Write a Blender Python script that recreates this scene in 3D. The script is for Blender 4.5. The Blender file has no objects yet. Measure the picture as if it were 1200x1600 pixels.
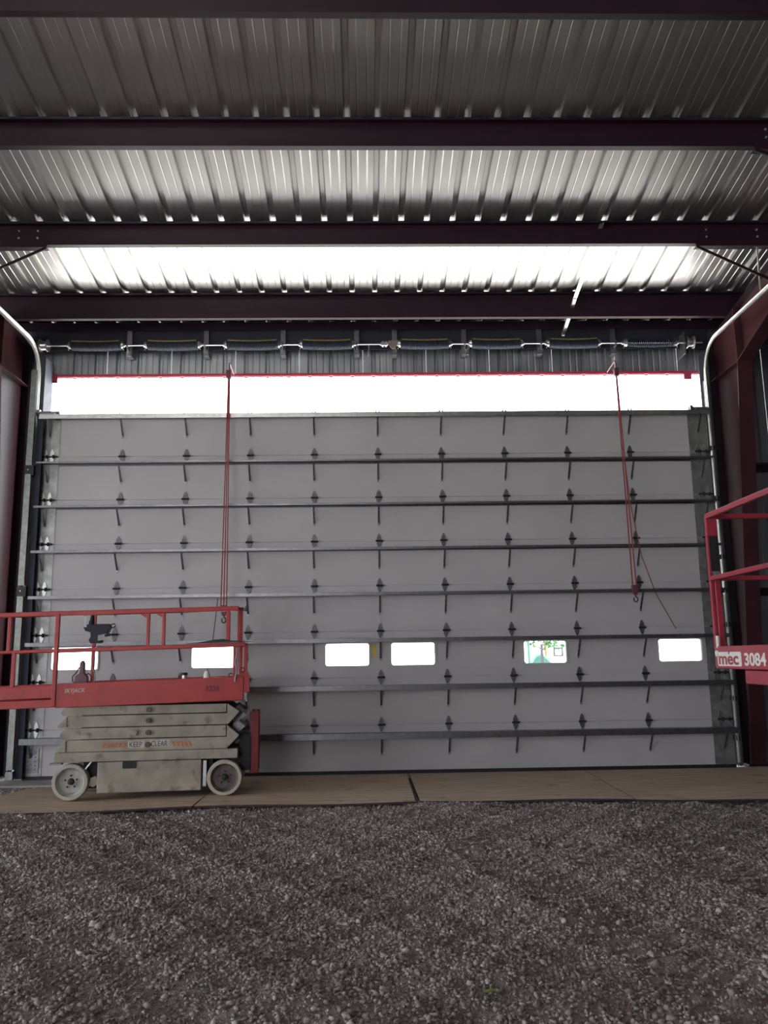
import bpy, bmesh, math, random
import numpy as np
from mathutils import Matrix, Vector

random.seed(7)
rng = np.random.default_rng(11)
S = bpy.context.scene
COL = S.collection

# ------------------------------------------------------------------ camera
F, PITCH, YAW, ROLL, HC = 1272.95, .1768, .0246, -.0145, 1.435
cp, sp, cy, sy, cr, sr = math.cos(PITCH), math.sin(PITCH), math.cos(YAW), math.sin(YAW), math.cos(ROLL), math.sin(ROLL)
Rx = np.array([[1, 0, 0], [0, cp, sp], [0, -sp, cp]])
Rz = np.array([[cy, -sy, 0], [sy, cy, 0], [0, 0, 1]])
Rr = np.array([[cr, 0, sr], [0, 1, 0], [-sr, 0, cr]])
RR = Rr @ Rx @ Rz
cam_data = bpy.data.cameras.new('camera')
cam_data.sensor_fit = 'HORIZONTAL'
cam_data.sensor_width = 36
cam_data.lens = 36 * F / 1200
cam_data.clip_end = 500
cam = bpy.data.objects.new('camera', cam_data)
COL.objects.link(cam)
m = Matrix(((RR[0][0], RR[2][0], -RR[1][0], 0), (RR[0][1], RR[2][1], -RR[1][1], 0), (RR[0][2], RR[2][2], -RR[1][2], HC), (0, 0, 0, 1)))
cam.matrix_world = m
S.camera = cam

# ------------------------------------------------------------------ sky, portals, exposure
world = bpy.data.worlds.new('overcast_sky')
S.world = world
world.use_nodes = True
bg = world.node_tree.nodes['Background']
bg.inputs[0].default_value = (.95, .95, 1.0, 1)
bg.inputs[1].default_value = 4.6
sun_d = bpy.data.lights.new('sun', 'SUN')
sun_d.energy = 28
sun_d.angle = math.radians(1.5)
sun_d.color = (1, .96, .9)
sun = bpy.data.objects.new('sun', sun_d)
COL.objects.link(sun)
_el, _az = math.radians(50), math.radians(-10)      # from the right, slightly behind the door wall
sun.rotation_euler = Vector((-math.cos(_el) * math.cos(_az), -math.cos(_el) * math.sin(_az), -math.sin(_el))).to_track_quat('-Z', 'Y').to_euler()


def portal(loc, sx, sy_, direction):
    l = bpy.data.lights.new('daylight_portal', 'AREA')
    l.shape = 'RECTANGLE'
    l.size, l.size_y = sx, sy_
    l.cycles.is_portal = True
    o = bpy.data.objects.new('daylight_portal', l)
    o.location = loc
    o.rotation_euler = Vector(direction).to_track_quat('-Z', 'Z').to_euler()
    COL.objects.link(o)


WX0, WX1, WY0, WY1 = -13.5, 14.0, -13.0, 11.2      # shell of the hall
LOY0, LOY1, LOZ = -5.0, 7.5, 5.0                   # open bay in the left end wall
portal((WX0 - .1, (LOY0 + LOY1) / 2, LOZ / 2), LOZ, LOY1 - LOY0, (1, 0, 0))
RX0, RX1_, ROZ = -10.0, -3.0, 5.0                       # opening added in the unseen rear wall to light the floor
portal(((RX0 + RX1_) / 2, WY0 - .1, ROZ / 2), RX1_ - RX0, ROZ, (0, 1, 0))
portal((.2, 11.3, 5.08), 9.2, .75, (0, -1, 0))
vs = S.view_settings
vs.view_transform = 'Standard'
vs.look = 'None'
vs.exposure = .38
vs.gamma = 1
vs.use_curve_mapping = False
S.cycles.use_denoising = True
S.cycles.max_bounces = 8
S.cycles.diffuse_bounces = 4
S.cycles.transparent_max_bounces = 12
S.cycles.sample_clamp_indirect = 6


# ------------------------------------------------------------------ materials
def mat(name, base, rough=.6, metal=0., var=None, bump=None, spec=.5, col2=None, dirt=None, island=None, coord='Object'):
    mt = bpy.data.materials.new(name)
    mt.use_nodes = True
    nt = mt.node_tree
    N, L = nt.nodes, nt.links
    b = N['Principled BSDF']
    b.inputs['Roughness'].default_value = rough
    b.inputs['Metallic'].default_value = metal
    b.inputs['Specular IOR Level'].default_value = spec
    c = (*base, 1)
    b.inputs['Base Color'].default_value = c
    tc = N.new('ShaderNodeTexCoord')
    out = None

    def noise(scale, detail=4, stretch=None):
        n = N.new('ShaderNodeTexNoise')
        n.inputs['Scale'].default_value = scale
        n.inputs['Detail'].default_value = detail
        if stretch:
            mp = N.new('ShaderNodeMapping')
            mp.inputs['Scale'].default_value = stretch
            L.new(tc.outputs[coord], mp.inputs[0])
            L.new(mp.outputs[0], n.inputs['Vector'])
        else:
            L.new(tc.outputs[coord], n.inputs['Vector'])
        return n
    if var:
        n = noise(var[0], 5, var[2] if len(var) > 2 else None)
        mx = N.new('ShaderNodeMix')
        mx.data_type = 'RGBA'
        ramp = N.new('ShaderNodeMapRange')
        ramp.inputs['From Min'].default_value = .32
        ramp.inputs['From Max'].default_value = .68
        L.new(n.outputs['Fac'], ramp.inputs['Value'])
        L.new(ramp.outputs[0], mx.inputs['Factor'])
        k = var[1]
        mx.inputs['A'].default_value = (base[0] * (1 - k), base[1] * (1 - k), base[2] * (1 - k), 1)
        mx.inputs['B'].default_value = (*(col2 or [min(1, v * (1 + k)) for v in base]), 1)
        out = mx.outputs['Result']
    if island:
        g = N.new('ShaderNodeNewGeometry')
        rp = N.new('ShaderNodeValToRGB')
        rp.color_ramp.elements[0].color = (*island[0], 1)
        rp.color_ramp.elements[1].color = (*island[-1], 1)
        for i, cc in enumerate(island[1:-1]):
            e = rp.color_ramp.elements.new((i + 1) / (len(island) - 1))
            e.color = (*cc, 1)
        L.new(g.outputs['Random Per Island'], rp.inputs[0])
        out = rp.outputs[0]
    if dirt:                                       # (scale, threshold, colour): stains with a shape of their own
        n = noise(dirt[0], 6)
        r2 = N.new('ShaderNodeMapRange')
        r2.inputs['From Min'].default_value = dirt[1]
        r2.inputs['From Max'].default_value = dirt[1] + .12
        r2.inputs['To Max'].default_value = .75
        L.new(n.outputs['Fac'], r2.inputs['Value'])
        mx = N.new('ShaderNodeMix')
        mx.data_type = 'RGBA'
        L.new(r2.outputs[0], mx.inputs['Factor'])
        if out:
            L.new(out, mx.inputs['A'])
        else:
            mx.inputs['A'].default_value = c
        mx.inputs['B'].default_value = (*dirt[2], 1)
        out = mx.outputs['Result']
    if out:
        L.new(out, b.inputs['Base Color'])
    if bump:
        n = noise(bump[0], 6)
        bp = N.new('ShaderNodeBump')
        bp.inputs['Strength'].default_value = bump[1]
        bp.inputs['Distance'].default_value = bump[2] if len(bump) > 2 else .01
        L.new(n.outputs['Fac'], bp.inputs['Height'])
        L.new(bp.outputs[0], b.inputs['Normal'])
    return mt


M = {}
M['roof'] = mat('galvalume_roof', (.60, .60, .59), .37, 1, (2, .04))
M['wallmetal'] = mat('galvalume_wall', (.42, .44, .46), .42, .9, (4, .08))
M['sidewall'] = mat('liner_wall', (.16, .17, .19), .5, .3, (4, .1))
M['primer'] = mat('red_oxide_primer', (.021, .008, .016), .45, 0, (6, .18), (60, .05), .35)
M['primerlit'] = mat('red_oxide_primer_lit', (.052, .016, .020), .36, 0, (3, .2), (60, .05), .5)  # lighter copy of the primer, light put into the frame colour
M['door'] = mat('door_skin', (.47, .465, .485), .55, 0, (1.3, .04), (240, .25, .002), .3, dirt=(1.1, .66, (.55, .54, .52)))
M['galv'] = mat('galvanised_steel', (.55, .57, .57), .34, 1, (14, .14))
M['strut'] = mat('strut_steel', (.20, .205, .22), .36, .9, (14, .14))
M['galvdark'] = mat('dark_galvanised_steel', (.24, .24, .26), .42, .9, (20, .2))
M['guard'] = mat('dull_galvanised_guard', (.27, .29, .275), .5, .5, (18, .2))
M['stile'] = mat('galvanised_stile', (.30, .31, .31), .48, .75, (9, .25))
M['navy'] = mat('dark_navy', (.014, .016, .030), .7, 0, (6, .2))
M['track'] = mat('bright_galvanised_track', (.78, .80, .77), .38, .85, (18, .08))
M['hinge'] = mat('hinge_steel', (.15, .15, .16), .5, .7, (30, .2))
M['black'] = mat('black_rubber', (.016, .016, .018), .6, 0, (30, .2))
M['springs'] = mat('oiled_spring_steel', (.018, .022, .045), .6, .2, (40, .2))
M['stickery'] = mat('yellow_sticker', (.55, .42, .05), .6, 0, (40, .1))
M['yellow'] = mat('yellow_paint', (.20, .20, .03), .6, 0, (40, .2))
M['red'] = mat('lift_red_paint', (.40, .035, .035), .42, 0, (5, .16), (40, .06), .45, dirt=(7, .66, (.25, .05, .04)))
M['redtrim'] = mat('red_trim', (.42, .04, .07), .5, 0, (5, .1))
M['reddark'] = mat('dark_red_paint', (.22, .018, .03), .5, 0, (6, .2))
M['red2'] = mat('lift_crimson_paint', (.36, .035, .06), .40, 0, (5, .14), (40, .05), .45)
M['cream'] = mat('worn_cream_paint', (.34, .315, .265), .6, 0, (5, .20), (50, .08), .3, dirt=(7, .57, (.17, .125, .10)))
M['creamlt'] = mat('cream_tyre', (.44, .42, .36), .6, 0, (8, .12), (50, .08), .3, dirt=(12, .68, (.25, .22, .18)))
M['disc'] = mat('wheel_disc', (.42, .43, .40), .55, 0, (9, .15), None, .3, dirt=(10, .62, (.12, .11, .10)))
M['discdark'] = mat('shaded_wheel_disc', (.15, .13, .115), .6, 0, (9, .3), None, .3, dirt=(10, .55, (.06, .05, .045)))  # darker disc colour stands in for shading inside the right wheel
M['jamb'] = mat('grey_jamb_paint', (.09, .10, .125), .6, 0, (9, .2))
M['pin'] = mat('shaded_pin', (.10, .085, .075), .6, 0, (20, .2))  # dark colour stands in for half-moon shading on the pivot pins
M['concrete'] = mat('concrete', (.36, .35, .33), .85, 0, (5, .18), (50, .3))
M['soil'] = mat('gravel_fines', (.28, .24, .235), .95, 0, (30, .35), (90, .8, .02))
M['stone'] = mat('gravel_stone', (.2, .2, .2), .85, 0, None, (160, .3), .3, island=[(.20, .165, .16), (.26, .225, .215), (.32, .29, .28), (.29, .24, .235), (.35, .33, .32), (.42, .40, .385), (.54, .52, .50)])
M['grass'] = mat('added_outdoor_grass', (.06, .09, .03), .9, 0, (1, .3), (30, .3))
M['yard'] = mat('outdoor_gravel', (.70, .69, .66), .9, 0, (2, .1), (30, .3))
M['white'] = mat('white_decal', (.80, .80, .78), .5, 0, (30, .05))
M['silver'] = mat('silver_print', (.46, .45, .40), .4, .2, (60, .2))
M['orange'] = mat('orange_print', (.50, .17, .05), .6, 0, (60, .2))
M['darkprint'] = mat('dark_print', (.045, .045, .05), .6, 0, (60, .3))
M['maroonprint'] = mat('maroon_print', (.12, .02, .03), .6, 0, (60, .3))
M['rope'] = mat('red_strap', (.30, .055, .055), .8, 0, (80, .2))
M['cord'] = mat('brown_cord', (.10, .06, .06), .8, 0, (80, .2))
M['tool'] = mat('maroon_tool_enamel', (.13, .035, .055), .4, 0, (20, .2))
M['tin'] = mat('tin', (.6, .6, .6), .3, .9, (30, .1))
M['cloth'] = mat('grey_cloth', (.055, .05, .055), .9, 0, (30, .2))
M['leaf'] = mat('green_leaf', (.16, .24, .03), .6, 0, (30, .2))
M['leafb'] = mat('shrub_leaf', (.025, .10, .03), .6, 0, (3, .3))
M['teal'] = mat('teal_plastic', (.02, .10, .075), .5, 0, (5, .1))
M['post'] = mat('weathered_post', (.035, .033, .045), .7, 0, (5, .1))
M['amber'] = mat('amber_bark', (.22, .17, .06), .8, 0, (5, .2))


def wood():
    mt = mat('plywood', (.52, .40, .29), .7, 0, (2.2, .20, (1, 7, 1)), (60, .15), .3, col2=(.62, .50, .39), dirt=(3.2, .60, (.27, .21, .17)))
    return mt


M['wood'] = wood()


def ply_edge_shade():
    return mat('plywood_edge_shade', (.05, .035, .04), .8, 0, (30, .3))  # near-black colour stands for the shadow along the sheet edge


M['woodedge_shade'] = ply_edge_shade()


def glass():
    mt = bpy.data.materials.new('window_glazing')
    mt.use_nodes = True
    nt = mt.node_tree
    nt.nodes.clear()
    o = nt.nodes.new('ShaderNodeOutputMaterial')
    mx = nt.nodes.new('ShaderNodeMixShader')
    t = nt.nodes.new('ShaderNodeBsdfTransparent')
    t.inputs[0].default_value = (.93, .95, .94, 1)
    g = nt.nodes.new('ShaderNodeBsdfGlossy')
    g.inputs['Roughness'].default_value = .05
    fr = nt.nodes.new('ShaderNodeFresnel')
    fr.inputs[0].default_value = 1.45
    nt.links.new(fr.outputs[0], mx.inputs[0])
    nt.links.new(t.outputs[0], mx.inputs[1])
    nt.links.new(g.outputs[0], mx.inputs[2])
    nt.links.new(mx.outputs[0], o.inputs[0])
    return mt


M['glass'] = glass()


# ------------------------------------------------------------------ mesh helpers
class MB:
    def __init__(s):
        s.v, s.f = [], []

    def add(s, vs_, fs):
        o = len(s.v)
        s.v += [tuple(v) for v in vs_]
        s.f += [tuple(i + o for i in f) for f in fs]
        return s

    def box(s, x0, x1, y0, y1, z0, z1):
        return s.add([(x0, y0, z0), (x1, y0, z0), (x1, y1, z0), (x0, y1, z0), (x0, y0, z1), (x1, y0, z1), (x1, y1, z1), (x0, y1, z1)],
                     [(0, 3, 2, 1), (4, 5, 6, 7), (0, 1, 5, 4), (1, 2, 6, 5), (2, 3, 7, 6), (3, 0, 4, 7)])

    def prism(s, pts, a0, a1, axis='x'):
        """closed outline pts extruded along an axis; outline is the other two axes in order"""
        n = len(pts)

        def mk(p, a):
            if axis == 'x': return (a, p[0], p[1])
            if axis == 'y': return (p[0], a, p[1])
            return (p[0], p[1], a)
        vs_ = [mk(p, a0) for p in pts] + [mk(p, a1) for p in pts]
        fs = [(i, (i + 1) % n, n + (i + 1) % n, n + i) for i in range(n)]
        fs += [tuple(range(n))[::-1], tuple(range(n, 2 * n))]
        return s.add(vs_, fs)

    def sheet(s, pts, a0, a1, axis='x'):
        n = len(pts)

        def mk(p, a):
            if axis == 'x': return (a, p[0], p[1])
            if axis == 'y': return (p[0], a, p[1])
            return (p[0], p[1], a)
        return s.add([mk(p, a0) for p in pts] + [mk(p, a1) for p in pts], [(i, i + 1, n + i + 1, n + i) for i in range(n - 1)])

    def bar(s, p0, p1, w, h=None, up=(0, 0, 1)):
        """rectangular bar between two points; w across, h along up"""
        h = h or w
        p0, p1 = Vector(p0), Vector(p1)
        d = (p1 - p0).normalized()
        u = Vector(up)
        u = (u - d * u.dot(d))
        if u.length < 1e-4:
            u = Vector((0, 1, 0)) - d * d.y
        u.normalize()
        r = d.cross(u)
        vs_ = []
        for p in (p0, p1):
            for a, b in ((-1, -1), (1, -1), (1, 1), (-1, 1)):
                vs_.append(p + r * (a * w / 2) + u * (b * h / 2))
        return s.add(vs_, [(0, 3, 2, 1), (4, 5, 6, 7), (0, 1, 5, 4), (1, 2, 6, 5), (2, 3, 7, 6), (3, 0, 4, 7)])

    def cyl(s, p0, p1, r, n=12, r2=None, cap=True):
        p0, p1 = Vector(p0), Vector(p1)
        r2 = r if r2 is None else r2
        d = (p1 - p0).normalized()
        a = d.orthogonal().normalized()
        b = d.cross(a)
        vs_ = []
        for p, q in ((p0, r), (p1, r2)):
            for i in range(n):
                t = 2 * math.pi * i / n
                vs_.append(p + (a * math.cos(t) + b * math.sin(t)) * q)
        fs = [(i, (i + 1) % n, n + (i + 1) % n, n + i) for i in range(n)]
        if cap:
            fs += [tuple(range(n))[::-1], tuple(range(n, 2 * n))]
        return s.add(vs_, fs)

    def tube(s, pts, r, n=8, closed=False):
        P = [Vector(p) for p in pts]
        vs_, fs = [], []
        k = len(P)
        ref = None
        for i, p in enumerate(P):
            a, b = (P[i - 1] if (i or closed) else p), (P[(i + 1) % k] if (i < k - 1 or closed) else p)
            d = (b - a).normalized()
            if ref is None:
                ref = d.orthogonal().normalized()
            u = (ref - d * ref.dot(d)).normalized()
            ref = u
            w = d.cross(u)
            for j in range(n):
                t = 2 * math.pi * j / n
                vs_.append(p + (u * math.cos(t) + w * math.sin(t)) * r)
        for i in range(k if closed else k - 1):
            for j in range(n):
                a, b = i * n, ((i + 1) % k) * n
                fs.append((a + j, a + (j + 1) % n, b + (j + 1) % n, b + j))
        if not closed:
            fs += [tuple(range(n))[::-1], tuple(range((k - 1) * n, k * n))]
        return s.add(vs_, fs)

    def sweep(s, prof, path, xdir):
        """profile (a along xdir, b along the path normal) swept along path in a plane normal to xdir"""
        P = [Vector(p) for p in path]
        X = Vector(xdir)
        vs_, fs = [], []
        n = len(prof)
        for i, p in enumerate(P):
            d = (P[min(i + 1, len(P) - 1)] - P[max(i - 1, 0)]).normalized()
            nn = X.cross(d).normalized()
            for a, b in prof:
                vs_.append(p + X * a + nn * b)
        for i in range(len(P) - 1):
            for j in range(n):
                fs.append((i * n + j, i * n + (j + 1) % n, (i + 1) * n + (j + 1) % n, (i + 1) * n + j))
        fs += [tuple(range(n))[::-1], tuple(range((len(P) - 1) * n, len(P) * n))]
        return s.add(vs_, fs)

    def lathe(s, prof, c, axis='y', n=32):
        """closed profile of (radius, offset along axis)"""
        k = len(prof)
        vs_, fs = [], []
        for i in range(n):
            t = 2 * math.pi * i / n
            for r, a in prof:
                u, w = r * math.cos(t), r * math.sin(t)
                if axis == 'y': vs_.append((c[0] + u, c[1] + a, c[2] + w))
                elif axis == 'x': vs_.append((c[0] + a, c[1] + u, c[2] + w))
                else: vs_.append((c[0] + u, c[1] + w, c[2] + a))
        for i in range(n):
            for j in range(k):
                a, b = i * k, ((i + 1) % n) * k
                fs.append((a + j, a + (j + 1) % k, b + (j + 1) % k, b + j))
        return s.add(vs_, fs)

    def build(s, name, material, parent=None, loc=(0, 0, 0), org=(0, 0, 0), smooth=False, bevel=0, **props):
        me = bpy.data.meshes.new(name)
        v = s.v if org == (0, 0, 0) else [(p[0] - org[0], p[1] - org[1], p[2] - org[2]) for p in s.v]
        me.from_pydata(v, [], s.f)
        bm = bmesh.new()
        bm.from_mesh(me)
        if bevel:
            bmesh.ops.bevel(bm, geom=list(bm.edges), offset=bevel, segments=2, affect='EDGES', profile=.5, clamp_overlap=True)
        bmesh.ops.recalc_face_normals(bm, faces=bm.faces)
        bm.to_mesh(me)
        bm.free()
        if smooth:
            me.polygons.foreach_set('use_smooth', [True] * len(me.polygons))
            try:
                me.set_sharp_from_angle(angle=math.radians(40))
            except Exception:
                pass
        me.materials.append(material)
        o = bpy.data.objects.new(name, me)
        COL.objects.link(o)
        o.location = loc
        if parent: o.parent = parent
        for k, val in props.items():
            o[k] = val
        return o


def thing(name, label, cat, loc=(0, 0, 0), rotz=0, group=None, kind=None):
    o = bpy.data.objects.new(name, None)
    o.empty_display_size = .1
    COL.objects.link(o)
    o.location = loc
    o.rotation_euler = (0, 0, rotz)
    if label: o['label'] = label
    if cat: o['category'] = cat
    if group: o['group'] = group
    if kind: o['kind'] = kind
    return o


def put(src, parent, loc, rot=None, scale=None):
    o = src.copy()
    COL.objects.link(o)
    o.parent = parent
    o.location = loc
    if rot: o.rotation_euler = rot
    if scale: o.scale = scale
    return o


def text_mesh(name, body, size, material, parent, loc, rot, depth=.0015, xs=1.0, align='LEFT', shear=0, bold=0.):
    cu = bpy.data.curves.new(name, 'FONT')
    cu.body = body
    cu.size = size
    cu.extrude = depth
    cu.align_x = align
    cu.shear = shear
    cu.offset = bold
    tmp = bpy.data.objects.new('tmp', cu)
    COL.objects.link(tmp)
    bpy.context.view_layer.update()
    me = bpy.data.meshes.new_from_object(tmp.evaluated_get(bpy.context.evaluated_depsgraph_get()))
    bpy.data.objects.remove(tmp)
    me.materials.clear()
    me.materials.append(material)
    me.name = name
    o = bpy.data.objects.new(name, me)
    COL.objects.link(o)
    o.parent = parent
    o.location = loc
    o.rotation_euler = rot
    o.scale = (xs, 1, 1)
    return o


def zr(y):                                          # underside of the roof pans
    return 6.254 + .1667 * (10.83 - y)


# ------------------------------------------------------------------ roof
RIDGE = -1.0
RP = .3048
ceil_ = thing('ceiling', 'ribbed galvanised metal roof deck sloping up from the door wall', None, (0, 0, 0), kind='structure')


def rib_profile(x0):
    pts = []
    for k in range(3):
        c = x0 + RP * k                             # rib centre
        pts += [(c - .036, 0), (c - .022, .038), (c + .022, .038), (c + .036, 0)]
        for q in (.1, .2):
            pts += [(c + q + .004 - .007, 0), (c + q + .004 - .003, .003), (c + q + .004 + .003, .003), (c + q + .004 + .007, 0)]
    pts.append((x0 + RP * 3 - .036 + .004, -.0006))
    return pts


rp = rib_profile(0)
mb = MB()
ya, yb = 11.42, RIDGE
n = len(rp)
vsA = [(x, ya, zr(ya) + z) for x, z in rp] + [(x, yb, zr(yb) + z) for x, z in rp]
mb.add(vsA, [(i, i + 1, n + i + 1, n + i) for i in range(n - 1)])
rp0 = None
XR = -3.487
k = math.ceil((WX0 - XR) / (RP * 3)) - 1
while XR + k * RP * 3 < WX1:
    x = XR + k * RP * 3
    if rp0 is None:
        rp0 = mb.build('roof_panel', M['roof'], ceil_, (x, 0, 0))
    else:
        put(rp0, ceil_, (x, 0, 0))
    k += 1
b = MB()
b.add([(WX0 - .6, RIDGE, zr(RIDGE)), (WX1 + .6, RIDGE, zr(RIDGE)), (WX1 + .6, WY0 - .3, zr(RIDGE) - .1667 * (RIDGE - WY0 + .3)), (WX0 - .6, WY0 - .3, zr(RIDGE) - .1667 * (RIDGE - WY0 + .3))], [(0, 1, 2, 3)])
b.build('rear_roof_slope', M['roof'], ceil_)

# ------------------------------------------------------------------ walls
DX0, DX1, DZ = -4.41, 4.76, 5.44                    # clear opening
wf = thing('wall_front', 'ribbed metal wall around the overhead door', None, (0, WY1, 0), kind='structure')


def wall_profile():
    pts = []
    for k in range(3):
        c = .1524 + RP * k
        pts += [(c - .034, 0), (c - .016, .032), (c + .016, .032), (c + .034, 0)]
        for q in (.105, .2):
            pts += [(c + q - .016, 0), (c + q - .008, .006), (c + q + .008, .006), (c + q + .016, 0)]
    return [(0, 0)] + [p for p in pts if p[0] < .91] + [(.9135, 0)]


wp = wall_profile()


def wall_panel(x, z0, z1, x1=None, mt='wallmetal', name='wall_panel'):
    p = [(q[0], q[1]) for q in wp if x1 is None or q[0] <= x1 - x]
    if x1 is not None: p.append((x1 - x, 0))
    b = MB()
    b.sheet(p, z0, z1, 'z')
    return b.build(name, M[mt], wf, (x, 0, 0))


over = None
x = DX0 - .5
xs0 = -4.57
kx = 0
while xs0 + kx * .9144 < 5.0:
    x = xs0 + kx * .9144
    if over is None:
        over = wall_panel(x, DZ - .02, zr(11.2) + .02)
    else:
        put(over, wf, (x, 0, 0))
    kx += 1
xe = xs0 + kx * .9144
full = None
for side in (0, 1):
    x = xs0 - .9144 if side == 0 else 4.9
    while (x > WX0 - .9144 if side == 0 else x < WX1):
        if full is None:
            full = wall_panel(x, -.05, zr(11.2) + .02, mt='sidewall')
        else:
            put(full, wf, (x, 0, 0) if side == 0 else (x, -.003, 0))
        x += -.9144 if side == 0 else .9144
for zc in (2.3, 4.05):
    for xa, xb in ((WX0, -4.95), (5.25, WX1)):
        MB().prism([(-.2, zc - .03), (-.19, zc - .03), (-.19, zc - .006), (-.005, zc - .006), (-.005, zc - .1), (0, zc - .1), (0, zc), (-.2, zc)], xa, xb).build('wall_girt', M['primer'], wf)
MB().prism([(-.14, 5.77), (-.13, 5.77), (-.13, 6.13), (-.14, 6.13)], -4.7, 4.98).build('dark_wall_plate', M['navy'], wf)  # dark navy plate across the wall above the springs
MB().prism([(-.2, 6.05), (-.19, 6.05), (-.19, 6.14), (-.01, 6.14), (-.01, 6.17), (-.2, 6.17)], WX0, WX1).build('eave_girt', M['primer'], wf)

wl = thing('wall_left', 'dark end wall with a wide open bay, left of the frame', None, kind='structure')
b = MB()
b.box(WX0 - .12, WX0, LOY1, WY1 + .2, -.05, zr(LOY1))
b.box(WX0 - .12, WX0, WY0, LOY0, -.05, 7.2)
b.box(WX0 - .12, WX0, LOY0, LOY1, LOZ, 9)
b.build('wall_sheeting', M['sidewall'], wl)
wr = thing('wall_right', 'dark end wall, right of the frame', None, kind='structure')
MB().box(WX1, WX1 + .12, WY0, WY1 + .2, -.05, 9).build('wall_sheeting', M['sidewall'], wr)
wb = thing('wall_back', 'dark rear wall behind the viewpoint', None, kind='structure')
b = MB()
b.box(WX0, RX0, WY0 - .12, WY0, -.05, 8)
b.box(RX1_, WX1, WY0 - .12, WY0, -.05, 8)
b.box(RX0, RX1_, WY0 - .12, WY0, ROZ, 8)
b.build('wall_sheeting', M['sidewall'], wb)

# opening trim
t = thing('trim_1', 'thin red trim along the top of the door opening', None, (0, 11.2, DZ), kind='structure')
MB().prism([(-.02, -.008), (.02, -.008), (.02, .0), (-.012, .0), (-.012, .03), (-.02, .03)], DX0 - .1, DX1 + .1).build('header_trim', M['redtrim'], t)
for x0, x1 in ((DX0, DX0 + .07), (DX1 - .11, DX1)):
    MB().box(x0, x1, -.03, -.022, -.1, .03).build('corner_clip', M['redtrim'], t)
for nme, x0, x1, lab in (('trim_2', DX0 - .15, DX0, 'left'), ('trim_3', DX1, DX1 + .14, 'right')):
    t = thing(nme, 'grey steel jamb on the %s side of the door opening' % lab, None, ((x0 + x1) / 2, 11, 0), kind='structure')
    w = (x1 - x0) / 2
    xi = w if lab == 'left' else -w
    MB().box(min(xi, xi + (.10 if lab == 'left' else -.05)), max(xi, xi + (.10 if lab == 'left' else -.05)), -.113, -.10, 0, 4.70).build('weather_seal', M['black'], t)
    MB().prism([(-w, -.1), (w, -.1), (w, .18), (w - .01, .18), (w - .01, -.09), (-w, -.09)], 0, 5.62, 'z').build('jamb_channel', M['jamb'], t)

# ------------------------------------------------------------------ ground
def hgt(x, y):
    x, y = np.asarray(x, float), np.asarray(y, float)
    h = .020 * np.sin(1.3 * x + .7 * y + .4) + .012 * np.sin(2.9 * x - 1.7 * y + 1) + .010 * np.sin(5.3 * x + 4.1 * y) + .007 * np.sin(9.1 * x - 7.3 * y + 2) + .006 * np.sin(17 * x + 13 * y) + .004 * np.sin(27 * x - 21 * y + 1)
    # wheel tracks with tread ridges running from the door towards the lower right
    for ox in (.0, 1.35):
        ux, uy = .25, -.968                          # along the track
        dx, dy = x - (.98 + ox), y - 6.41
        s_ = dx * ux + dy * uy
        t_ = -dx * uy + dy * ux
        w = np.exp(-(t_ / .22) ** 4)
        h = h + w * (.020 * np.sin(2 * np.pi * (s_ + .25 * np.abs(t_)) / .13) - .014) * (s_ > -.6)
        h = h + .012 * np.exp(-((np.abs(t_) - .3) / .07) ** 2) * (s_ > -.6)
    fade = np.clip((9.0 - y) / .6, 0, 1)
    return -.028 + h * fade - .008 * (1 - fade)


fl = thing('floor', 'dark crushed gravel floor of the hall', None, kind='structure')
gx = np.linspace(-6.5, 6.5, 200)
gy = np.concatenate([np.linspace(1.0, 10.6, 170)])
X, Y = np.meshgrid(gx, gy)
Z = hgt(X, Y) - .01
vv = np.stack([X.ravel(), Y.ravel(), Z.ravel()], 1)
nx = len(gx)
ii = np.arange((len(gy) - 1) * (nx - 1))
r_, c_ = ii // (nx - 1), ii % (nx - 1)
ff = np.stack([r_ * nx + c_, r_ * nx + c_ + 1, (r_ + 1) * nx + c_ + 1, (r_ + 1) * nx + c_], 1)
b = MB()
b.v = [tuple(v) for v in vv.tolist()]
b.f = [tuple(f) for f in ff.tolist()]
b.build('gravel_bed', M['soil'], fl, smooth=True)
b = MB()
b.box(WX0, WX1, WY0, 1.0, -.2, -.04)
b.box(WX0, -6.5, 1.0, 10.4, -.2, -.04)
b.box(6.5, WX1, 1.0, 10.4, -.2, -.04)
b.build('gravel_bed', M['soil'], fl)
MB().box(WX0, WX1, 10.34, 11.35, -.25, -.024).build('concrete_sill', M['concrete'], fl)

# loose stones
ico = bmesh.new()
bmesh.ops.create_icosphere(ico, subdivisions=1, radius=1)
iv = np.array([v.co[:] for v in ico.verts])
jf = np.array([[v.index for v in f.verts] for f in ico.faces])
ico.free()
NS = 92000
cand = NS * 3
yy = 3.2 + (rng.random(cand) ** .8) * 7.1
xx = (rng.random(cand) * 2 - 1) * 5.8
keep = (np.abs(xx) < .52 * yy + .35) & (rng.random(cand) < .35 + .65 * np.clip((9 - yy) / 4, 0, 1))
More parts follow.
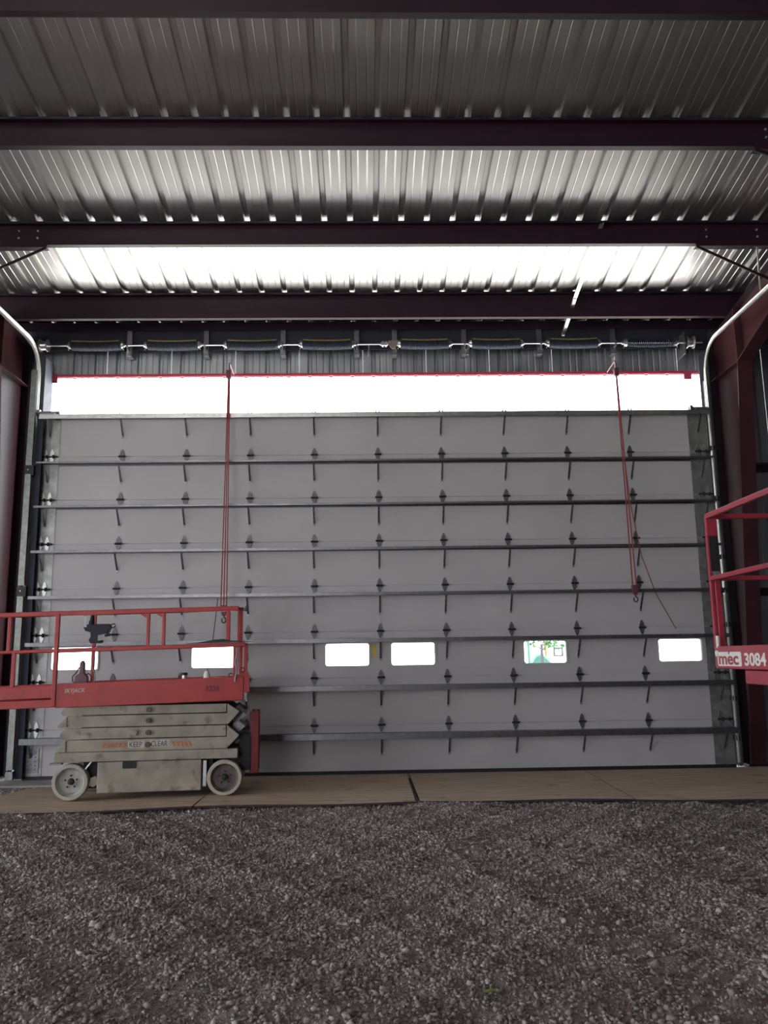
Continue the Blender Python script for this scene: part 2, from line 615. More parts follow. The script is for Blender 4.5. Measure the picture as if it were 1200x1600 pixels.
# nothing under the sheets
keep &= ~((yy > 8.75) & (xx > -3.9))
xx, yy = xx[keep][:NS], yy[keep][:NS]
NS = len(xx)
size = np.clip(rng.lognormal(math.log(.0078), .38, NS), .004, .024)
size *= np.where(rng.random(NS) < .02, 1.35, 1)
zz = hgt(xx, yy) + size * (-.1 + .45 * rng.random(NS)) - .007
base = iv[None] * (1 + .28 * rng.standard_normal((NS, 12, 1)))
base = base * (np.array([1, .85, .62])[None, None] * (1 + .2 * rng.standard_normal((NS, 1, 3))))
a = rng.random(NS) * 6.283
tl = rng.normal(0, .5, NS)
ca, sa, ct, st = np.cos(a), np.sin(a), np.cos(tl), np.sin(tl)
bx, by, bz = base[..., 0], base[..., 1], base[..., 2]
by, bz = by * ct[:, None] - bz * st[:, None], by * st[:, None] + bz * ct[:, None]
bx, by = bx * ca[:, None] - by * sa[:, None], bx * sa[:, None] + by * ca[:, None]
V = np.stack([bx, by, bz], 2) * size[:, None, None] + np.stack([xx, yy, zz], 1)[:, None]
Fi = jf[None] + (np.arange(NS) * 12)[:, None, None]
me = bpy.data.meshes.new('loose_gravel')
V = V.reshape(-1, 3).astype(np.float32)
Fi = Fi.reshape(-1, 3)
me.vertices.add(len(V))
me.vertices.foreach_set('co', V.ravel())
me.loops.add(Fi.size)
me.loops.foreach_set('vertex_index', Fi.ravel().astype(np.int32))
me.polygons.add(len(Fi))
me.polygons.foreach_set('loop_start', np.arange(0, Fi.size, 3, dtype=np.int32))
me.polygons.foreach_set('loop_total', np.full(len(Fi), 3, dtype=np.int32))
me.update()
me.validate()
me.materials.append(M['stone'])
g = bpy.data.objects.new('loose_gravel', me)
COL.objects.link(g)
g['kind'] = 'stuff'
g['label'] = 'loose grey crushed stone covering the floor before the plywood'
g['category'] = 'gravel'

# outdoors
yd = thing('ground', 'pale gravel yard outside the door', None, (0, 12, -.08), kind='structure')
b = MB()
b.box(-60, 60, 11.36 - 12, 14, -.1, 0)
b.box(-80, WX0 - .2, -60, 11.36 - 12, -.1, 0)
b.box(WX0 - .2, 60, -60, WY0 - .2 - 12, -.1, 0)
b.build('yard_surface', M['yard'], yd)  # pale unseen yard, sized to bounce light onto the roof bays
MB().box(-60, 60, 14, 90, -.1, -.01).build('added_grass_field', M['grass'], yd)  # unseen dark field added to cut off bounce light from farther out

# ------------------------------------------------------------------ purlins
PUR = [
    (6.02, .265, 'dark steel roof purlin farthest from the door wall, only its underside edge showing'),
    (7.472, .275, 'dark steel roof purlin third from the door wall, over the dim roof bay'),
    (9.012, .262, 'dark steel roof purlin second from the door wall, lapped and bolted near its ends'),
    (10.431, .335, 'dark steel roof purlin nearest the door wall with lighter bottom lip'),
]
for i, (py, d, lab) in enumerate(PUR):
    t = thing('roof_purlin', lab, 'purlin', (0, py, zr(py)), group='roof purlins running across the hall')
    zt = -.006
    pr = [(-.07, zt - .022), (-.067, zt - .022), (-.067, zt - .003), (0, zt - .003 - .01), (0, -d), (.07, -d), (.07, -d + .02), (.067, -d + .02), (.067, -d + .003), (.003, -d + .003), (.003, zt), (-.07, zt + .006)]
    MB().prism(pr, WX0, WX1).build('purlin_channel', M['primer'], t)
    if i in (1, 2):
        for s_, xa, xb in ((-1, -5.6, -3.72), (1, 4.03, 6.2)):
            dd = d + .032
            pr2 = [(-.006, -.02), (-.001, -.02), (-.001, -dd), (.085, -dd), (.085, -dd + .02), (.08, -dd + .02), (.08, -dd + .004), (-.006, -dd + .004)]
            pr2 = [(-.006, -.02), (-.001, -.02), (-.001, -d - .001), (-.001, -dd + .003), (.085, -dd + .003), (.085, -dd), (-.006, -dd)]
            MB().prism(pr2, xa, xb).build('lap_plate', M['primer'], t)
            x0 = (-3.83 if s_ < 0 else 4.16)
            bb = MB()
            for q in (0, -.22 if s_ < 0 else .62):
                for z in (-.09, -.18):
                    bb.cyl((x0 + q, -.018, z), (x0 + q, -.004, z), .012, 8)
            bb.build('bolt', M['tin'], t, kind='stuff')
            xr_ = -4.82 if s_ < 0 else 5.1
            bxp = -3.73 if s_ < 0 else 4.04
            bo = MB()
            bo.bar((bxp, 0, -dd - .005), (xr_ + .08 * -s_, 0, -dd - (.50 if i == 2 else .36)), .035, .005, up=(0, 1, 0))
            bo.bar((bxp, .016, -dd - .005), (xr_ + .08 * -s_, .016, -dd - (.50 if i == 2 else .36)), .006, .03, up=(0, 1, 0))
            bo.build('flange_brace', M['primer'], t)

# ------------------------------------------------------------------ rigid frames
for xw, s_, lab, nm in ((-4.82, 1, 'left', 'the plain bracketed door track beside the cream lift'), (5.1, -1, 'right', 'the crimson lift lettered 3084')):
    t = thing('steel_frame', 'tapered dark red steel frame behind %s' % nm, 'frame', (xw, 11.0, -.05), group='rigid steel frames beside the door')
    Yo = 11.0
    knee = (10.25 - Yo, 5.28 + .05)
    base_in = (10.93 - Yo, 0)
    top = lambda y: zr(y) - .345 + .05
    web = [base_in, (.0 - .0 + .12, 0), (.12, top(11.12)), (7.0 - Yo, top(7.0)), (RIDGE - Yo, top(RIDGE)), (RIDGE - Yo, top(RIDGE) - .5), (8.3 - Yo, 5.92 + .05), knee]
    cw = [(base_in[0] + .01, 0), (.12, 0), (.12, top(11.12)), (10.25 - Yo, top(10.25)), knee]
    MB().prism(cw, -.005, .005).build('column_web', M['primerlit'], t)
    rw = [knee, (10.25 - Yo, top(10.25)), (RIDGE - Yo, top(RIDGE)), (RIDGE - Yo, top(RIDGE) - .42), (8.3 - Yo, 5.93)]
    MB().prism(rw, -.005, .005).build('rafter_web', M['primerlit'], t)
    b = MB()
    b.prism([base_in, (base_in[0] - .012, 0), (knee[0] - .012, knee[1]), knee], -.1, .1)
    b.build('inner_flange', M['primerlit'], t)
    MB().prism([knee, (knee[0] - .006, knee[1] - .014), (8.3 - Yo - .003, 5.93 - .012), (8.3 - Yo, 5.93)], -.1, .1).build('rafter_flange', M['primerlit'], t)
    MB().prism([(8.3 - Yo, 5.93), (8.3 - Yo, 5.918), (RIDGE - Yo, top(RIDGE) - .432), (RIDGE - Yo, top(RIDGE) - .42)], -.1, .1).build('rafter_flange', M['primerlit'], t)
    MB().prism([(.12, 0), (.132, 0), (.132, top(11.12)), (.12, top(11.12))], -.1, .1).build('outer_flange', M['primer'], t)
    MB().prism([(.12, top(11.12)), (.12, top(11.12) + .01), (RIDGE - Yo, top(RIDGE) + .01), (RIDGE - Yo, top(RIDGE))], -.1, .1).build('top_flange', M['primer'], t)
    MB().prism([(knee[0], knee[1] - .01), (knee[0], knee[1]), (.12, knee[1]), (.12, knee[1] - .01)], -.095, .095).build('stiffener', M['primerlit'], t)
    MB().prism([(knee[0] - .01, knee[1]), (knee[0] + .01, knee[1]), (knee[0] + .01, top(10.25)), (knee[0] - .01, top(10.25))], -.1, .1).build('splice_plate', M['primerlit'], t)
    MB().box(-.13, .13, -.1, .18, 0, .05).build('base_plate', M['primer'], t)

# ------------------------------------------------------------------ overhead door
DY = 10.83
XL, XR2 = -4.36, 4.77
dr = thing('door_1', 'wide grey sectional overhead door, nearly closed', None, (0, DY, 0), kind='structure')
J = [0.004, .5855, 1.183, 1.7805, 2.378, 2.9755, 3.573, 4.1705, 4.735]
WIN = [(-4.085, -3.479), (-2.274, -1.687), (-.53, .045), (.334, .908), (2.082, 2.643), (3.869, 4.444)]
WZ = (1.332, 1.625)
cols = [-3.2772 + .8679 * i for i in range(9)]
sec = []
for i in range(8):
    z0, z1 = J[i] + .003, J[i + 1] - .003
    b = MB()
    if i < 7:
        b.box(XL, XR2, .014, .044, z1 - .001, z1 + .014)
    if i == 2:
        xs = [XL]
        for w in WIN: xs += list(w)
        xs.append(XR2)
        b.box(XL, XR2, 0, .05, z0, WZ[0])
        b.box(XL, XR2, 0, .05, WZ[1], z1)
        for q in range(0, len(xs), 2):
            b.box(xs[q], xs[q + 1], 0, .05, WZ[0], WZ[1])
    else:
        b.box(XL, XR2, 0, .05, z0, z1)
    s_ = b.build('door_section', M['door'], dr)
    sec.append(s_)
    for xa, xb in ((XL - .004, XL + .235), (XR2 - .27, XR2 + .004)):
        MB().box(xa, xb, -.006, .052, z0 + .002, z1 - .002).build('end_stile', M['stile'], s_)
# strut profile hung off each section's top edge
struts = []
for i in range(8):
    top_ = i == 7
    zj = J[i + 1]
    lip = (.070, .060, .045, .035, .030, .024, .020, .020)[i]
    if top_:
        za = zj - .005
        pr = [(-.15, za), (0, za), (0, za - .004), (-.146, za - .004), (-.146, za - .062), (-.15, za - .062)]
    else:
        za = zj - .10
        pr = [(-.15, za), (-.004, za), (-.004, za - .05), (0, za - .05), (0, za + .004), (-.146, za + .004), (-.15, za + .004)]
        pr = [(-.15, za + .004), (-.001, za + .004), (-.001, za - .03), (-.004, za - .03), (-.004, za), (-.146, za), (-.146, za - lip), (-.15, za - lip)]
    MB().prism(pr, XL - .01, XR2 - (.0 if i else .0)).build('strut', M['galv'] if top_ else M['strut'], sec[i])  # top strut in brighter steel, standing for light caught from the opening
    bb = MB().bar((0, -.142, -.045), (0, -.006, -.255), .026, .004, up=(0, 1, 0))
    bb.bar((0, -.006, -.255), (0, -.006, -.285), .026, .004, up=(0, 1, 0))
    if i == 0:
        br = bb.build('strut_brace', M['galvdark'], sec[i], (cols[0], 0, za))
        first = br
    for x in cols + [XL + .10, XR2 - .13]:
        if i == 0 and x == cols[0]: continue
        put(first, sec[i], (x, 0, za - (.02 if top_ else 0)))
# hinges
b = MB()


def lobe(b, cx, z0, z1, w):
    n = 10
    pts = []
    for q in range(n):
        t_ = q / n
        z = z0 + (z1 - z0) * t_
        pts.append((cx - w * min(1, .6 + 1.6 * t_) * (1 - t_) ** .6, z))
    for q in range(n, -1, -1):
        t_ = q / n
        z = z0 + (z1 - z0) * t_
        pts.append((cx + w * min(1, .6 + 1.6 * t_) * (1 - t_) ** .6, z))
    b.prism([(p[0], p[1]) for p in pts], -.010, -.002, 'y')


lobe(b, 0, .006, .100, .040)
lobe(b, 0, -.006, -.095, .040)
hl = b.build('hinge', M['hinge'], dr, (cols[0], 0, J[1]))
kb = MB().cyl((-.045, -.022, 0), (.05, -.022, 0), .014, 8)
kb.box(-.036, -.026, -.026, 0, -.012, .012)
kb.box(.026, .036, -.026, 0, -.012, .012)
kn = kb.build('knuckle', M['black'], hl)
db = MB()
for cx in (-.045, .045):
    lobe(db, cx, .006, .105, .034)
    lobe(db, cx, -.006, -.1, .034)
dh = db.build('end_hinge', M['galv'], dr, (XL + .10, -.006, J[1]))
dk = MB().cyl((-.085, -.024, 0), (.12, -.024, 0), .010, 8)
for cx in (-.02, .065): dk.lathe([(.001, -.012), (.026, -.008), (.026, .008), (.001, .012)], (cx, -.024, 0), 'x', 8)
dkn = dk.build('roller_pin', M['black'], dh)
for i in range(1, 8):
    for x in cols:
        if i == 1 and x == cols[0]: continue
        h = put(hl, dr, (x, 0, J[i]))
        put(kn, h, (0, 0, 0))
    for x in (XL + .10, XR2 - .12):
        if i == 1 and x < 0: continue
        h = put(dh, dr, (x, -.006, J[i]))
        put(dkn, h, (0, 0, 0))


def rounded(x0, x1, z0, z1, r, n=5):
    pts = []
    for cx, cz, a0 in ((x1 - r, z1 - r, 0), (x0 + r, z1 - r, 90), (x0 + r, z0 + r, 180), (x1 - r, z0 + r, 270)):
        for q in range(n + 1):
            t_ = math.radians(a0 + 90 * q / n)
            pts.append((cx + r * math.cos(t_), cz + r * math.sin(t_)))
    return pts


def ring(b, outer, inner, y0, y1):
    n = len(outer)
    vs_ = [(p[0], y, p[1]) for y in (y0, y1) for lst in (outer, inner) for p in lst]
    fs = []
    for i in range(n):
        j = (i + 1) % n
        fs += [(i, j, n + j, n + i), (2 * n + i, 3 * n + i, 3 * n + j, 2 * n + j), (i, 2 * n + i, 2 * n + j, j), (n + i, n + j, 3 * n + j, 3 * n + i)]
    b.add(vs_, fs)


for x0, x1 in WIN:
    b = MB()
    ring(b, rounded(x0 - .02, x1 + .02, WZ[0] - .02, WZ[1] + .02, .035), rounded(x0, x1, WZ[0], WZ[1], .03), -.012, .0)
    ring(b, rounded(x0 - .001, x1 + .001, WZ[0] - .001, WZ[1] + .001, .002), rounded(x0 + .004, x1 - .004, WZ[0] + .004, WZ[1] - .004, .03), .0, .05)
    b.build('window_frame', M['door'], sec[2])
    MB().box(x0, x1, .02, .024, WZ[0], WZ[1]).build('window_pane', M['glass'], sec[2])
MB().box(.088, .140, -.003, -.0005, 1.445, 1.60).build('sticker', M['stickery'], sec[2], label='small yellow sticker')
MB().box(XL, XR2, -.012, .06, -.024, .018).build('bottom_seal', M['black'], dr)
b = MB().box(XL + .02, XL + .20, -.016, -.007, .06, .36)
bp_ = b.build('bottom_bracket', M['galvdark'], dr)
b = MB()
for qx in (.07, .16):
    for qz in (.1, .15, .2, .25, .3):
        b.cyl((XL + qx, -.0175, qz), (XL + qx, -.0155, qz), .008, 8)
b.build('bolt_hole', M['black'], bp_, kind='stuff')
b = MB()
for x in cols[1:] + [4.5]:                           # bright clips above the top strut
    pass
cl = MB().box(-.03, -.012, -.12, -.10, 0, .03)
cl.box(.012, .03, -.12, -.10, 0, .03)
cc = None
for x in cols:
    if cc is None:
        cc = cl.build('top_clip', M['galv'], sec[7], (x, 0, 4.73))
    else:
        put(cc, sec[7], (x, 0, 4.73))
for x in (XL + .1, XR2 - .1):
    b = MB().box(x - .1, x + .1, -.16, -.0, 4.73, 4.75)
    b.cyl((x - .16, -.08, 4.77), (x + .14, -.08, 4.77), .02, 10)
    b.cyl((x - .16, -.08, 4.77), (x - .12, -.08, 4.77), .045, 12)
    b.build('top_roller_bracket', M['galvdark'], sec[7])

# ------------------------------------------------------------------ tracks
for s_, xt, zt_, lab in ((-1, -4.45, 5.69, 'left'), (1, 4.80, 5.66, 'right')):
    t = thing('door_track', 'bright galvanised curved track at the %s edge of the overhead door' % lab, 'track', (xt, 10.75, 0), group='overhead door tracks')
    xin = xt + (.02 if s_ < 0 else -.03)
    R_ = .42
    path = [(0, -.01, .05), (0, -.01, 2.5), (0, -.01, zt_ - R_)]
    for q in range(1, 11):
        a_ = math.radians(9 * q)
        path.append((0, -.01 - R_ + R_ * math.cos(a_), zt_ - R_ + R_ * math.sin(a_)))
    path += [(0, -2.2, zt_ + .0), (0, -6.5, zt_ + .0)]
    side = -s_
    pr = [(-.013, -.035), (.013, -.035), (.013, -.030), (-.009, -.030), (-.009, .030), (.013, .030), (.013, .035), (-.013, .035)]
    if s_ > 0: pr = [(a * .6, b_ * .85) for a, b_ in pr]
    pr = [(a * (-s_), b_) for a, b_ in pr]
    ox = (xin - xt)
    MB().sweep(pr, [(p[0] + ox, p[1], p[2]) for p in path], (1, 0, 0)).build('track_rail', M['track'], t, smooth=False)
    if s_ < 0:
        for za, zb in ((.12, 2.28), (2.42, 3.9), (4.02, 5.35)):
            MB().prism([(-.045, -.10), (.035, -.10), (.035, -.095), (-.04, -.095), (-.04, .02), (-.045, .02)], za, zb, 'z').build('track_guard', M['guard'], t)
        for za in (2.35, 3.96):
            b = MB().box(-.06, .06, -.09, .14, za - .075, za + .06)
            bk = b.build('wall_bracket', M['black'], t)
            MB().cyl((-.01, -.1, za), (-.01, -.088, za), .01, 8).build('bolt', M['tin'], bk)
        MB().box(-.07, -.06, -.02, .16, 0, 5.3).build('track_angle', M['galvdark'], t)
        MB().box(.045, .13, -.03, -.022, 0, 4.72).build('track_angle', M['springs'], t)
        MB().box(-.05, .04, -.10, .05, -.0, .10).build('foot_bracket', M['galvdark'], t)
    else:
        MB().box(-.050, -.044, -.02, .0, 0, 2.2).build('track_angle', M['guard'], t)
        MB().box(-.012, .016, .0, .16, 0, 5.2).build('track_angle', M['galvdark'], t)
        for za in (.35, .85, 1.35, 1.8, 2.25, 2.7, 3.5, 4.2):
            MB().box(-.045, .012, -.035, .14, za - .03, za + .03).build('wall_bracket', M['black'], t)
    MB().bar((ox, -1.72, zt_ + .03), (ox + .01, -1.72, zr(9.01) - .25), .02, .006, up=(0, 1, 0)).build('hanger', M['track'], t)

# angle bar from the third purlin down to the spring shaft
t = thing('angle_bar', 'slim galvanised angle bar slanting from the roof down to the springs', 'bar', (2.88, 9.0, 6.48))
d1, d2, d3 = Vector((0, -.06, .03)), Vector((.0, 1.33, -.31)), Vector((-.015, 1.95, -.56))
b = MB().bar(d1, d2, .05, .005, up=(0, 0, 1))
b.bar(d1 + Vector((.022, 0, .018)), d2 + Vector((.022, 0, .018)), .005, .04)
b.build('upper_angle', M['track'], t)
b = MB().bar(d2 + Vector((0, -.05, .0)), d3, .042, .005)
b.bar(d2 + Vector((-.02, -.05, .02)), d3 + Vector((-.02, 0, .018)), .005, .04)
b.build('lower_angle', M['track'], t)
MB().cyl(d2 + Vector((0, 0, -.02)), d2 + Vector((0, 0, .03)), .012, 8).build('bolt', M['tin'], t)

# ------------------------------------------------------------------ spring shaft
SZ, SY = 5.80, 10.92
ts = thing('torsion_shaft', 'long torsion spring shaft mounted above the overhead door opening', 'spring shaft', (0, SY, SZ))
MB().cyl((-4.62, 0, 0), (4.85, 0, 0), .0125, 10).build('shaft', M['galv'], ts)
SPR = [(-4.11, -3.35), (-3.05, -2.28), (-1.94, -1.16), (-.88, -.12), (.50, 1.25), (1.51, 2.27), (2.61, 3.37), (3.71, 4.48)]
for q, (xa, xb) in enumerate(SPR):
    b = MB()
    L_ = xb - xa
    nt_ = 34 if q < 7 else 26
    seg = 10
    pts = []
    rad = .062 if q < 7 else .05
    for w in range(nt_ * seg + 1):
        a_ = 2 * math.pi * w / seg
        u = w / (nt_ * seg)
        sag = -.012 * math.sin(math.pi * u)
        pts.append((xa + .03 + (L_ - .06) * u, rad * math.cos(a_), sag + rad * math.sin(a_)))
    b.tube(pts, .0108 if q < 7 else .009, 5)
    sp_ = b.build('torsion_spring', M['springs'], ts, smooth=True)
    if q < 7:
        st_ = MB()
        pp = [(xa + .05 + (L_ - .1) * w / 12, -.060, -.012 * math.sin(math.pi * w / 12) + .044) for w in range(13)]
        st_.tube(pp, .011, 6)
        st_.build('paint_stripe', M['yellow'], sp_, label='yellow paint stripe')
    for xx_, s_ in ((xa, 1), (xb, -1)):
        cn = MB()
        cn.cyl((xx_, 0, 0), (xx_ + .05 * s_, 0, 0), .048, 14, .058)
        cn.cyl((xx_ - .02 * s_, 0, 0), (xx_, 0, 0), .03, 10)
        cn.box(xx_ - .006, xx_ + .006, -.02, .0, -.075, -.04)
        cn.build('spring_cone', M['galv'], sp_)
for x in (-3.30, -2.22, -1.13, -.085, .457, 1.448, 2.537, 3.60):
    b = MB().box(x - .035, x + .035, .10, .135, -.12, .30)
    b.box(x - .035, x + .035, .135, .25, -.12, -.05)
    b.box(x - .004, x + .004, -.03, .11, -.05, .04)
    b.cyl((x - .012, 0, 0), (x + .012, 0, 0), .03, 12)
    b.build('bearing_bracket', M['galvdark'], ts)
MB().prism([(-.05, .035), (.09, .045), (.08, -.03), (.03, -.085), (-.01, -.075), (-.05, -.02)], -.04, -.03, 'y').build('centre_plate', mat('tan_steel', (.28, .22, .19), .5, .4, (20, .1)), ts, (.41, 0, 0))
MB().cyl((.27, 0, 0), (.30, 0, 0), .045, 14).cyl((.315, 0, 0), (.345, 0, 0), .045, 14).cyl((.25, 0, 0), (.36, 0, 0), .025, 12).build('shaft_coupling', M['tin'], ts)
for x in (-4.46, 4.66):
    MB().lathe([(.02, 0), (.095, 0), (.095, .01), (.07, .02), (.062, .09), (.09, .10), (.09, .11), (.02, .11)], (x - .05, 0, 0), 'x', 24).build('cable_drum', M['tin'], ts, smooth=True)
    MB().box(x - .09, x - .08, -.05, .25, -.18, .14).build('end_bearing_plate', M['galvdark'], ts)
for x in (.09, 1.49):
    MB().bar((x, -.03, -.03), (x - .01, -.05, -.19), .016, .006).build('lever', M['tin'], ts)

# ------------------------------------------------------------------ rope tackles
def tackle(xt, xb, yb, zb, lab, rope, n_str, spread, zhook):
    t = thing('rope_tackle', lab, 'hoist', (xt, 10.72, 5.44), group='rope tackles hung before the overhead door')
    o = (xt, 10.72, 5.44)
    b = MB().tube([(xt, 11.1, 5.43), (xt, 10.74, 5.46), (xt, 10.70, 5.42), (xt, 10.70, 5.36), (xt + .02, 10.70, 5.33)], .009, 6)
    b.build('header_hook', M['tool'], t, org=o)
    MB().box(xt - .035, xt + .03, 10.66, 10.73, 5.22, 5.34).build('upper_block', M['tool'], t, org=o, bevel=.01)
    for q in range(n_str):
        f_ = (q - (n_str - 1) / 2)
        b = MB()
        pts = []
        for w in range(7):
            u = w / 6
            pts.append((xt + (xb - xt) * u + f_ * (.010 + spread * u), 10.70 + (yb - 10.70) * u, 5.25 + (zb - 5.25) * u))
        b.tube(pts, .008, 6)
        b.build('rope', rope, t, org=o)
    b = MB()
    b.prism([(xb - .04, zb + .01), (xb + .045, zb + .01), (xb + .04, zb - .07), (xb + .022, zb - .12), (xb - .015, zb - .12), (xb - .034, zb - .07)], yb - .025, yb + .025, 'y')
    b.build('lower_block', M['tool'], t, org=o, bevel=.006)
    hk = MB()
    c = (xb + .005, yb, zb - .175)
    hk.tube([(c[0], yb, zb - .11), (c[0], yb, c[2] + .035)] + [(c[0] + .026 * math.sin(a_), yb, c[2] + .032 * math.cos(a_)) for a_ in [math.radians(d) for d in range(15, 330, 25)]], .008, 6)
    hk.build('hook', M['black'], t, org=o)
    return t


t1 = tackle(-1.832, -1.78, 10.34, 2.10, 'red rope tackle with hook hanging behind the left scissor lift', M['rope'], 3, .026, 0)
MB().tube([(-1.86, 10.36, 2.2), (-1.87, 10.34, 2.05), (-1.885, 10.32, 1.85), (-1.90, 10.30, 1.68)], .006, 5).build('loose_cord', M['cord'], t1, org=(-1.832, 10.72, 5.44))
t2 = tackle(3.51, 3.47, 10.42, 2.30, 'red rope tackle hanging before the right side of the overhead door', M['rope'], 2, .038, 0)
pts = [(3.50, 10.6, 4.2), (3.55, 10.6, 3.4), (3.66, 10.62, 2.7), (3.82, 10.63, 2.2), (4.05, 10.64, 1.75)]
MB().tube(pts, .006, 5).build('loose_cord', M['rope'], t2, org=(3.51, 10.72, 5.44))

# ------------------------------------------------------------------ plywood sheets
def sheet(c, z0, lab, seed):
    """c: four corners (front-left, front-right, back-right, back-left)"""
    cx = sum(p[0] for p in c) / 4
    cy_ = sum(p[1] for p in c) / 4
    t = thing('plywood_sheet', lab, 'plywood', (cx, cy_, z0), group='plywood sheets laid before the overhead door')
    nu, nv = 24, 14
    r = random.Random(seed)
    top = []
    ph = r.random() * 6
    for j in range(nv + 1):
        for i in range(nu + 1):
            u, v = i / nu, j / nv
            x = (1 - v) * ((1 - u) * c[0][0] + u * c[1][0]) + v * ((1 - u) * c[3][0] + u * c[2][0])
            y = (1 - v) * ((1 - u) * c[0][1] + u * c[1][1]) + v * ((1 - u) * c[3][1] + u * c[2][1])
            z = .006 * math.sin(3.1 * x + ph) * (1 - v) + .003 * math.sin(5 * y + ph)
            top.append((x - cx, y - cy_, z))
    nT = len(top)
    vs_ = top + [(x, y, z - .018) for x, y, z in top]
    w = nu + 1
    fs, es = [], []
    for j in range(nv):
        for i in range(nu):
            a_ = j * w + i
            fs.append((a_, a_ + 1, a_ + w + 1, a_ + w))
            fs.append((nT + a_, nT + a_ + w, nT + a_ + w + 1, nT + a_ + 1))
    for i in range(nu):
        es.append((i, nT + i, nT + i + 1, i + 1))
        a_ = nv * w + i
        es.append((a_, a_ + 1, nT + a_ + 1, nT + a_))
    for j in range(nv):
        a_ = j * w
        es.append((a_, a_ + w, nT + a_ + w, nT + a_))
        a_ = j * w + nu
        es.append((a_, nT + a_, nT + a_ + w, a_ + w))
    me = bpy.data.meshes.new('board')
    me.from_pydata(vs_, [], fs + es)
    bm = bmesh.new(); bm.from_mesh(me); bmesh.ops.recalc_face_normals(bm, faces=bm.faces); bm.to_mesh(me); bm.free()
    me.materials.append(M['wood'])
    me.materials.append(M['woodedge_shade'])
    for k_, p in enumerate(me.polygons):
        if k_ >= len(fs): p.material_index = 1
    o = bpy.data.objects.new('board', me)
    COL.objects.link(o)
    o.parent = t
    return t


sheet([(-4.25, 8.30), (-1.75, 8.56), (-1.72, 10.50), (-3.95, 9.90)], -.002, 'plywood sheet with a slanting end under the cream lift front wheel', 1)
sheet([(-1.74, 8.58), (.485, 8.60), (.50, 10.60), (-1.71, 10.55)], .0, 'plywood sheet between the lift wheel and the dark crack', 2)
sheet([(.535, 8.62), (2.69, 8.52), (2.74, 10.62), (.53, 10.60)], .0, 'plywood sheet just right of the dark crack', 3)
sheet([(2.695, 8.50), (5.15, 8.22), (5.2, 10.64), (2.745, 10.62)], .001, 'plywood sheet beyond the faint seam, nearest the crimson lift', 4)

# ------------------------------------------------------------------ scissor lift (left)
LX, LY, LR = -2.317, 9.04, .088
lf = thing('scissor_lift', 'red and cream scissor lift parked on plywood, its lower arms lettered KEEP CLEAR', 'scissor lift', (LX, LY, .008), LR)
K = .022


def zz_(x, z): return z + K * x


# wheels
wb_ = MB().lathe([(.148, 0), (.178, 0), (.186, .012), (.186, .108), (.178, .12), (.148, .12)], (0, 0, 0), 'y', 40)
whl = None
for x in (-.80, .795):
    for y, flip in ((-.0, 0), (.69, 1)):
        if whl is None:
            whl = wb_.build('wheel', M['creamlt'], lf, (x, y, .186), smooth=True)
            dsc = MB().lathe([(.001, .055), (.12, .06), (.149, .02), (.149, .07), (.001, .07)], (0, 0, 0), 'y', 32).build('wheel_disc', M['disc'], whl, smooth=True)
            hb = MB().lathe([(.001, .015), (.028, .02), (.036, .058), (.001, .06)], (0, 0, 0), 'y', 16)
            for a_ in range(5):
                t_ = math.radians(72 * a_ + 20)
                hb.cyl((.062 * math.cos(t_), .045, .062 * math.sin(t_)), (.062 * math.cos(t_), .062, .062 * math.sin(t_)), .010, 8)
            hb = hb.build('hub', M['black'], whl)
        else:
            w2 = put(whl, lf, (x, y + (.12 if flip else 0), .186), (0, 0, math.pi) if flip else None)
            d2_ = put(dsc, w2, (0, 0, 0))
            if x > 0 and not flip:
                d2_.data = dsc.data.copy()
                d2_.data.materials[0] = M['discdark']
                d2_['label'] = 'wheel disc darkened to look shaded inside'
            put(hb, w2, (0, 0, 0))
# chassis
b = MB().box(-.975, .93, .01, .80, .386, .484)
b.build('chassis_frame', M['cream'], lf, bevel=.006)
MB().box(-1.02, -.90, .02, .10, .362, .380).build('tow_lug', M['cream'], lf)
MB().box(-.53, .55, .015, .795, .064, .38).build('tray_cover', M['cream'], lf, bevel=.01)
b = MB().cyl((-.20, -.002, .345), (-.20, .02, .345), .02, 10)
b.box(-.27, -.13, .004, .02, .31, .384)
b.build('tray_latch', M['black'], lf)
MB().box(-.70, -.54, .14, .6, .10, .38).build('axle_housing', M['black'], lf)
MB().box(.58, .66, .13, .6, .07, .38).build('axle_housing', M['black'], lf)
MB().prism([(-.62, .14), (-.60, .22), (-.55, .235), (-.535, .2), (-.535, .15), (-.57, .125)], .05, .12, 'y').build('hose_guard', M['creamlt'], lf)
MB().box(.565, .60, .05, .11, .10, .365).build('slide_rod', M['galv'], lf)
MB().bar((-.66, .05, .31), (-.60, .05, .385), .014, .014).build('tie_rod', M['galv'], lf)
